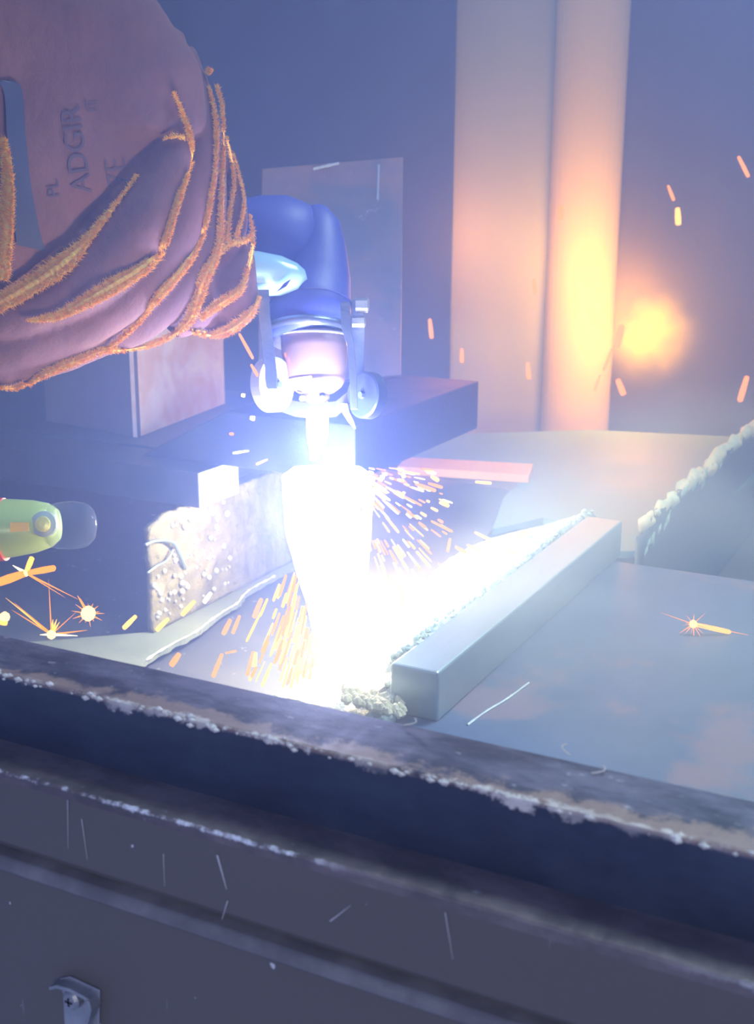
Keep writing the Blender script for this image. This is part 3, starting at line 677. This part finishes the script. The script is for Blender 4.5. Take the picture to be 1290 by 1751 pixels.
# sparks far off before the rear wall
far = [(959, 363, 0, 1, 24, 9), (1160, 370, .05, 1, 30, 11), (1148, 330, .4, 1, 28, 6), (1272, 285, .5, 1, 40, 7), (1062, 662, .4, 1, 30, 11), (1272, 665, -.3, 1, 46, 11), (737, 562, .1, 1, 34, 8), (672, 565, .1, 1, 24, 8), (790, 608, 0, 1, 24, 7), (904, 634, .1, 1, 28, 8), (915, 490, .1, 1, 28, 7), (1060, 575, .2, -1, 40, 12), (1040, 615, -.4, 1, 40, 5), (1022, 655, -.35, 1, 30, 4)]
FL = ['short orange spark on the tan pipe cover', 'brightest amber spark on the dark wall right of the pipe', 'dim slanted spark just above the brightest wall spark', 'slanted spark at the right border high on the wall', 'fat orange spark below the yellow glow',
      'tall orange spark at the right border low on the wall', 'pink orange spark right of the standing plate', 'dim spark at the lower right edge of the standing plate', 'small spark above the slab far corner', 'small spark on the galvanised sheet near its foot', 'upright spark on the galvanised sheet mid height',
      'long spark left beside the yellow glow', 'thin slanted spark under the yellow glow', 'thin short spark trailing below the slanted one']
for fi, f_ in enumerate(far):
    spark(f_[0], f_[1], f_[2], f_[3], f_[4], f_[5], 0 if f_[0] != 1160 else 1, 1.02, FL[fi], 'sparks before the rear wall')
# bursts
def burst(px, py, d, rays, core, label, ck=2):
    e = empty('spark_burst', label, 'spark burst')
    c = P(px, py, d); r = core * d / F
    MB().tube([c - UP * r, c - UP * r * .6, c, c + UP * r * .6, c + UP * r], [r * .2, r * .8, r, r * .8, r * .2], 14).build('glowing_core', emis('core_hot', (1.0, .62 if ck else .3, .22), 2.6), e, smooth=True)
    for (dx, dy, L, w_, k) in rays:
        a_ = math.hypot(dx, dy); spark(px + dx / a_ * L / 2, py + dy / a_ * L / 2, dx, dy, L, w_, k, d, None, None, e, 'ray')
random.seed(3)
burst(44, 980, .44, [(-1, .35, 50, 16, 0), (1, -.18, 52, 12, 0), (.4, -1, 30, 10, 1), (-1, -.6, 26, 7, 2), (1, .5, 100, 3.5, 0), (1, .62, 80, 2.5, 0)], 6, 'orange four petal spark burst under the green tube')
burst(88, 1085, .43, [(-1, -.85, 84, 4, 0), (-1, -.8, 100, 4, 1), (-1, -.62, 80, 3, 0), (-.05, -1, 95, 2.5, 0), (.1, -1, 26, 7, 1), (.35, -1, 28, 6, 1), (.65, -1, 26, 5, 1), (1, -.9, 60, 2, 0), (1, -.12, 62, 4, 0), (1, .05, 45, 5, 2), (-1, .02, 20, 5, 2)], 8, 'yellow spark burst touching the rail at left')
burst(151, 1049, .45, [(math.cos(k * .47), math.sin(k * .47), random.uniform(16, 30), random.uniform(2, 5), 0) for k in range(14)] + [(-.6, -1, 36, 7, 0)], 13, 'round glowing orange spark ball over the pale sheet')
burst(1186, 1067, .50, [(1, .22, 66, 9, 1)] + [(math.cos(k * .75 + .3), math.sin(k * .75 + .3), random.uniform(12, 32), random.uniform(1.5, 3), 0) for k in range(13)] + [(1, .2, 105, 3, 0), (-1, -.35, 60, 2, 0)], 7, 'starry orange spark with a long tail in blue smoke')
o = burst(8, 1055, .43, [(-.2, 1, 14, 14, 1)], 9, 'small yellow glowing blob at the left border')
# glowing cloud added for the orange reflection on the rear wall
t = NT('reflected_glow')
tc = t.n('ShaderNodeTexCoord'); ln = t.n('ShaderNodeVectorMath', operation='LENGTH'); t.l(tc.outputs['Object'], ln.inputs[0])
nz = t.n('ShaderNodeTexNoise'); nz.inputs['Scale'].default_value = 2.2; t.l(tc.outputs['Object'], nz.inputs['Vector'])
fall = t.step(ln.outputs['Value'], 1.0, 0.0)
st = t.math('MULTIPLY', t.math('POWER', fall, 2.0), t.step(nz.outputs['Fac'], .28, .62))
ev = t.n('ShaderNodeEmission'); ev.inputs[0].default_value = (1.0, .46, .0, 1); t.l(t.math('MULTIPLY', st, 60.0), ev.inputs[1])
t.l(ev.outputs[0], t.out.inputs['Volume'])
def puff(px, py, d, rx, ry, name, label):
    mb = MB(); mb.tube([(0, 0, -1), (0, 0, -.8), (0, 0, -.4), (0, 0, 0), (0, 0, .4), (0, 0, .8), (0, 0, 1)], [.05, .6, .917, 1, .917, .6, .05], 20)
    o = mb.build(name, t.m, smooth=True); o.location = P(px, py, d); o.scale = (rx * d / F, rx * d / F, ry * d / F)
    return tag(o, label, 'glow', kind='stuff')
puff(1108, 572, 1.10, 120, 120, 'reflected_glow', 'bright yellow orange glow added as the spark reflection before the right wall')
light('wall_glow_fill', 'POINT', P(1105, 560, 1.05), 1.3, (1.0, .42, .06), .03)  # orange fills added to spread the reflection over the wall
light('wall_glow_fill_rear', 'POINT', P(985, 470, 1.06), .34, (1.0, .42, .06), .03)
light('wall_glow_fill_left', 'POINT', P(790, 420, 1.06), .26, (1.0, .30, .06), .03)

# ------------------------------------------------------------------ gloved hand
gh = empty('gloved_hand', 'hand in a tan leather welding glove gripping the torch', 'gloved hand')
mb = MB()
# back of the hand: a padded shape over the outline
dome = [(-140, -120), (120, -110), (240, -30), (300, 45), (338, 105), (352, 170), (345, 225), (300, 236), (262, 262), (232, 310), (190, 358), (140, 408), (115, 455), (60, 492), (0, 524), (-80, 545), (-160, 480), (-200, 200)]
dm = smooth_path(dome + [dome[0]], 97)[:-1]
cxy = np.array([90, 190.]); nb = len(dm); rings = 14
def dd(x, y): return .470 + (x - 90) * .00016 + (y - 200) * .00006
for side in (-1, 1):
    base = len(mb.v)
    for r_ in range(rings):
        s_ = 1 - (r_ / rings) ** 1.6
        for q in dm:
            x, y = cxy + (q - cxy) * s_; th = .020 * math.sqrt(max(0, 1 - s_ ** 4))
            mb.v.append(P(x, y, dd(x, y) + side * th))
    mb.v.append(P(*cxy, dd(*cxy) + side * .020)); top = len(mb.v) - 1
    for r_ in range(rings - 1):
        for j in range(nb):
            j2 = (j + 1) % nb; mb.f.append((base + r_ * nb + j, base + r_ * nb + j2, base + (r_ + 1) * nb + j2, base + (r_ + 1) * nb + j))
    for j in range(nb): mb.f.append((base + (rings - 1) * nb + j, base + (rings - 1) * nb + (j + 1) % nb, top))
def finger(pts, n=30):
    q = smooth_path([(x, y, d, r) for x, y, d, r in pts], n)
    mb.tube([P(v[0], v[1], v[2]) for v in q], [max(.0015, v[3] * v[2] / F) for v in q], 20)
finger([(285, 60, .505, 30), (300, 150, .502, 38), (290, 235, .500, 42), (268, 300, .498, 52), (235, 370, .495, 62), (180, 440, .490, 62), (110, 495, .482, 52), (30, 530, .474, 42), (-60, 550, .47, 40)])
finger([(300, 90, .520, 34), (325, 170, .522, 42), (336, 250, .524, 42), (318, 330, .522, 48), (285, 405, .518, 50), (235, 478, .510, 50), (160, 540, .500, 46), (80, 570, .492, 46), (0, 590, .484, 46), (-80, 600, .48, 46)])
finger([(345, 150, .535, 16), (362, 250, .538, 22), (362, 340, .538, 28), (340, 420, .535, 36), (300, 490, .530, 40), (240, 545, .522, 40), (160, 580, .512, 36), (60, 605, .500, 46), (-20, 620, .492, 46), (-90, 630, .49, 46)])
finger([(378, 240, .545, 10), (398, 300, .548, 14), (405, 350, .548, 18), (398, 400, .548, 24), (365, 470, .545, 34), (330, 530, .540, 36), (290, 560, .536, 26)])
finger([(408, 415, .553, 24), (402, 450, .552, 36), (396, 490, .550, 44), (390, 525, .548, 46), (375, 545, .546, 28)])
finger([(430, 480, .553, 10), (418, 515, .552, 26), (385, 548, .550, 26), (350, 562, .548, 14)])
body = mb.build('glove_raw', None)
md = body.modifiers.new('r', 'REMESH'); md.mode = 'VOXEL'; md.voxel_size = .0014; md.use_smooth_shade = True
ms = body.modifiers.new('s', 'SMOOTH'); ms.factor = .6; ms.iterations = 4
dg = bpy.context.evaluated_depsgraph_get(); dg.update()
me = bpy.data.meshes.new_from_object(body.evaluated_get(dg)); bpy.data.objects.remove(body)
# leather wrinkles
vs_ = np.empty(len(me.vertices) * 3); me.vertices.foreach_get('co', vs_); vs_ = vs_.reshape(-1, 3)
nr = np.empty(len(me.vertices) * 3); me.vertex_normals.foreach_get('vector', nr); nr = nr.reshape(-1, 3)
for i in range(len(vs_)):
    p = Vector(vs_[i]); vs_[i] += nr[i] * (.0007 * noise.noise(p * 55) + .00022 * noise.noise(p * 240))
me.vertices.foreach_set('co', vs_.ravel()); me.update()
t = NT('tan_leather'); n1 = t.noise(22, 5, .6); n2 = t.noise(420, 4, .7)
n2 = t.math('ADD', n2, t.math('MULTIPLY', t.noise(70, 6, .7, None, .8), 1.5))
t.princ(t.mix(t.step(n1, .35, .7), (.12, .052, .065), (.17, .070, .078)), .85, 0, n2, .5, .0006)
gb = bpy.data.objects.new('glove_body', me); COL.objects.link(gb); me.materials.append(t.m); gb.parent = gh
me.polygons.foreach_set('use_smooth', [True] * len(me.polygons))
bvh = BVHTree.FromPolygons([Vector(v) for v in vs_], [tuple(p.vertices) for p in me.polygons])
def hit(px, py, fb=None):
    d = Vector(ray(px, py)); L = d.length; h = bvh.ray_cast(Vector(C0), d / L)
    if h[0] is not None: return h[0], h[1]
    return (fb, -FWD) if fb is not None else (None, None)
# raised suede welts: bright fuzzy edges
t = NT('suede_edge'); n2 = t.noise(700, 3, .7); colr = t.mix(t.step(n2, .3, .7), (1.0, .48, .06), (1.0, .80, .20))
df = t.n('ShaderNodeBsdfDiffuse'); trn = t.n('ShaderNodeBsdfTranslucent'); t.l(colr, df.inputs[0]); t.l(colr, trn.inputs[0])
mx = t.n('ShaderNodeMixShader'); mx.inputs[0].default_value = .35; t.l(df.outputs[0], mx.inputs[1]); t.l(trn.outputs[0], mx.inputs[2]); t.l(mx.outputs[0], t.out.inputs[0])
msu = t.m
def welt(path, hair=1.0, seed=0):
    """path: (px,py,halfwidth_px). fibres of suede standing along a line on the glove surface"""
    rnd = random.Random(seed); mb = MB(); n_ = max(8, int(sum(math.hypot(path[k + 1][0] - path[k][0], path[k + 1][1] - path[k][1]) for k in range(len(path) - 1)) / 3))
    q = smooth_path(path, n_); last = None; base = []; rad = []; prev = P(q[0][0], q[0][1], .52)
    for v in q:
        h, nrm = hit(v[0], v[1])
        if h is None:
            h, nrm = hit(v[0] - 5, v[1] - 4)
            if h is not None: h = P(v[0], v[1], (h - Vector(C0)).dot(FWD))
        if h is None: h = P(v[0], v[1], (prev - Vector(C0)).dot(FWD))
        dp = (h - Vector(C0)).dot(FWD); pd = (prev - Vector(C0)).dot(FWD)
        if base: dp = pd + max(-.0022, min(.0022, dp - pd))
        h = P(v[0], v[1], dp - .0012 - .8 * v[2] * dp / F)
        base.append(h); prev = P(v[0], v[1], dp); rad.append(v[2] * dp / F)
    rad2 = [r * .55 * (1 + .35 * noise.noise((k * .5, seed, 0))) for k, r in enumerate(rad)]
    mb.tube(base, rad2, 9, flat=.7, ref=UP)
    for k in range(len(base)):
        t0 = (base[min(k + 1, len(base) - 1)] - base[max(k - 1, 0)]).normalized(); side = t0.cross(FWD).normalized()
        for _ in range(int(8 + 26 * hair * min(2.4, rad[k] / .0012))):
            o_ = side * rnd.uniform(-1, 1) * rad[k] + t0 * rnd.uniform(-.0006, .0006)
            c = base[k] + o_ - FWD * rnd.uniform(0, .0006)
            dv = (side * rnd.choice((-1, 1)) * rnd.uniform(.2, 1) + t0 * rnd.uniform(-1.2, .6) - FWD * rnd.uniform(.2, .9)).normalized()
            L = rnd.uniform(.0006, .0019) * (.7 + rad[k] / .0035); wv = dv.cross(FWD).normalized() * rnd.uniform(.00007, .00018)
            i = len(mb.v); mb.v += [c - wv, c + wv, c + dv * L, c + FWD * .0003]; mb.f += [(i, i + 1, i + 2), (i + 1, i + 3, i + 2), (i + 3, i, i + 2)]
    me = bpy.data.meshes.new('suede_welt'); me.from_pydata(mb.v, [], mb.f); me.materials.append(msu)
    o = bpy.data.objects.new('suede_welt', me); COL.objects.link(o); o.parent = gh; return o
welt([(6, 240, 6), (14, 300, 9), (12, 360, 12), (8, 420, 14), (2, 475, 14)], 1, 1)
welt([(-5, 522, 14), (30, 503, 15), (65, 482, 15), (95, 462, 17), (122, 440, 14), (148, 412, 8), (170, 385, 6), (192, 357, 4), (235, 300, 2)], 1.2, 2)
welt([(282, 238, 2), (298, 233, 4), (315, 236, 4)], .6, 3)
welt([(298, 160, 2), (307, 180, 3), (316, 205, 4), (325, 232, 5), (328, 262, 5), (320, 300, 5), (308, 335, 6), (295, 372, 7), (284, 405, 9), (264, 440, 12), (230, 468, 13), (190, 492, 13), (150, 515, 11), (110, 536, 8), (75, 546, 5), (48, 548, 2)], 1.0, 4)
welt([(357, 122, 4), (360, 124, 4)], 3, 5)
welt([(358, 150, 2), (366, 185, 3), (371, 230, 3.5), (368, 290, 3), (362, 335, 4), (352, 380, 6), (334, 425, 8), (305, 468, 9), (272, 505, 9), (245, 540, 6), (215, 572, 5), (180, 600, 4)], 1, 6)
welt([(372, 148, 3), (380, 180, 3), (383, 230, 3.5), (380, 300, 4), (379, 350, 4), (376, 410, 6), (366, 445, 8), (350, 475, 10), (338, 510, 11), (326, 545, 9), (300, 570, 6), (262, 588, 5), (220, 598, 4), (175, 601, 5), (130, 618, 7), (85, 636, 7), (50, 654, 6), (25, 664, 4), (-4, 663, 3)], 1, 7)
welt([(388, 235, 2), (396, 270, 3), (401, 310, 3), (396, 350, 3), (391, 385, 4), (388, 412, 6)], .9, 8)
welt([(400, 265, 1.5), (410, 300, 2), (418, 340, 2), (414, 375, 3), (404, 405, 4)], .9, 9)
welt([(372, 436, 6), (392, 418, 6), (412, 414, 6), (430, 405, 5), (431, 385, 3), (428, 368, 2)], 1, 10)
welt([(434, 410, 3), (430, 440, 3), (421, 470, 4), (412, 495, 6), (390, 512, 8), (365, 528, 8), (345, 545, 5)], 1, 11)
welt([(330, 568, 4), (358, 573, 5), (385, 568, 8), (412, 552, 9), (432, 532, 7), (443, 508, 4)], 1.2, 12)
# shade of the gap beside the cuff, laid on as a dark patch
def patch(poly, m, name, nu=8, nv=24, lift=.0012):
    """poly = two side lines (left, right) of pixels, laid on the glove surface"""
    Lf, Rt = smooth_path(poly[0], nv), smooth_path(poly[1], nv); mb = MB(); prev = None
    for i in range(nv):
        for j in range(nu):
            x, y = Lf[i] + (Rt[i] - Lf[i]) * j / (nu - 1); h, _ = hit(x, y)
            if h is None: h = prev
            prev = h; mb.v.append(h - FWD * lift)
    for i in range(nv - 1):
        for j in range(nu - 1): mb.f.append((i * nu + j, i * nu + j + 1, (i + 1) * nu + j + 1, (i + 1) * nu + j))
    return mb.build(name, m, gh, smooth=True)
o = patch([[(-40, 140), (5, 150), (14, 240), (22, 330), (30, 420)], [(10, 140), (38, 150), (46, 240), (58, 340), (78, 430)]], plain('gap_shade', (.035, .045, .10), .8), 'flat_strip'); tag(o, 'dark patch for the shaded gap beside the cuff')
# faded print on the leather
mpr = plain('faded_ink', (.070, .042, .075), .8)
def print_text(s_, px, py, size, ang, name='printed_lettering'):
    cu = bpy.data.curves.new('f', 'FONT'); cu.body = s_; cu.size = 1; cu.align_x = 'LEFT'; ob = bpy.data.objects.new('f', cu); COL.objects.link(ob)
    dg = bpy.context.evaluated_depsgraph_get(); me = bpy.data.meshes.new_from_object(ob.evaluated_get(dg)); bpy.data.objects.remove(ob)
    bm = bmesh.new(); bm.from_mesh(me); bmesh.ops.triangulate(bm, faces=bm.faces); bmesh.ops.subdivide_edges(bm, edges=[e for e in bm.edges if e.calc_length() > .2], cuts=2)
    ca, sa = math.cos(ang), math.sin(ang)
    for v in bm.verts:
        u, w_ = v.co.x * size, v.co.y * size * 1.0; x, y = px + u * ca - w_ * sa * 1, py - u * sa - w_ * ca
        h, _ = hit(x, y); v.co = (h if h is not None else P(x, y, .47)) - FWD * .0007
    bm.to_mesh(me); bm.free(); me.materials.append(mpr); o = bpy.data.objects.new(name, me); COL.objects.link(o); o.parent = gh
    return o
print_text('ADGIR', 158, 330, 50, math.radians(98))
print_text('7E', 220, 318, 50, math.radians(98))
print_text('IT', 168, 192, 28, math.radians(98))
print_text('PL', 104, 338, 30, math.radians(98))
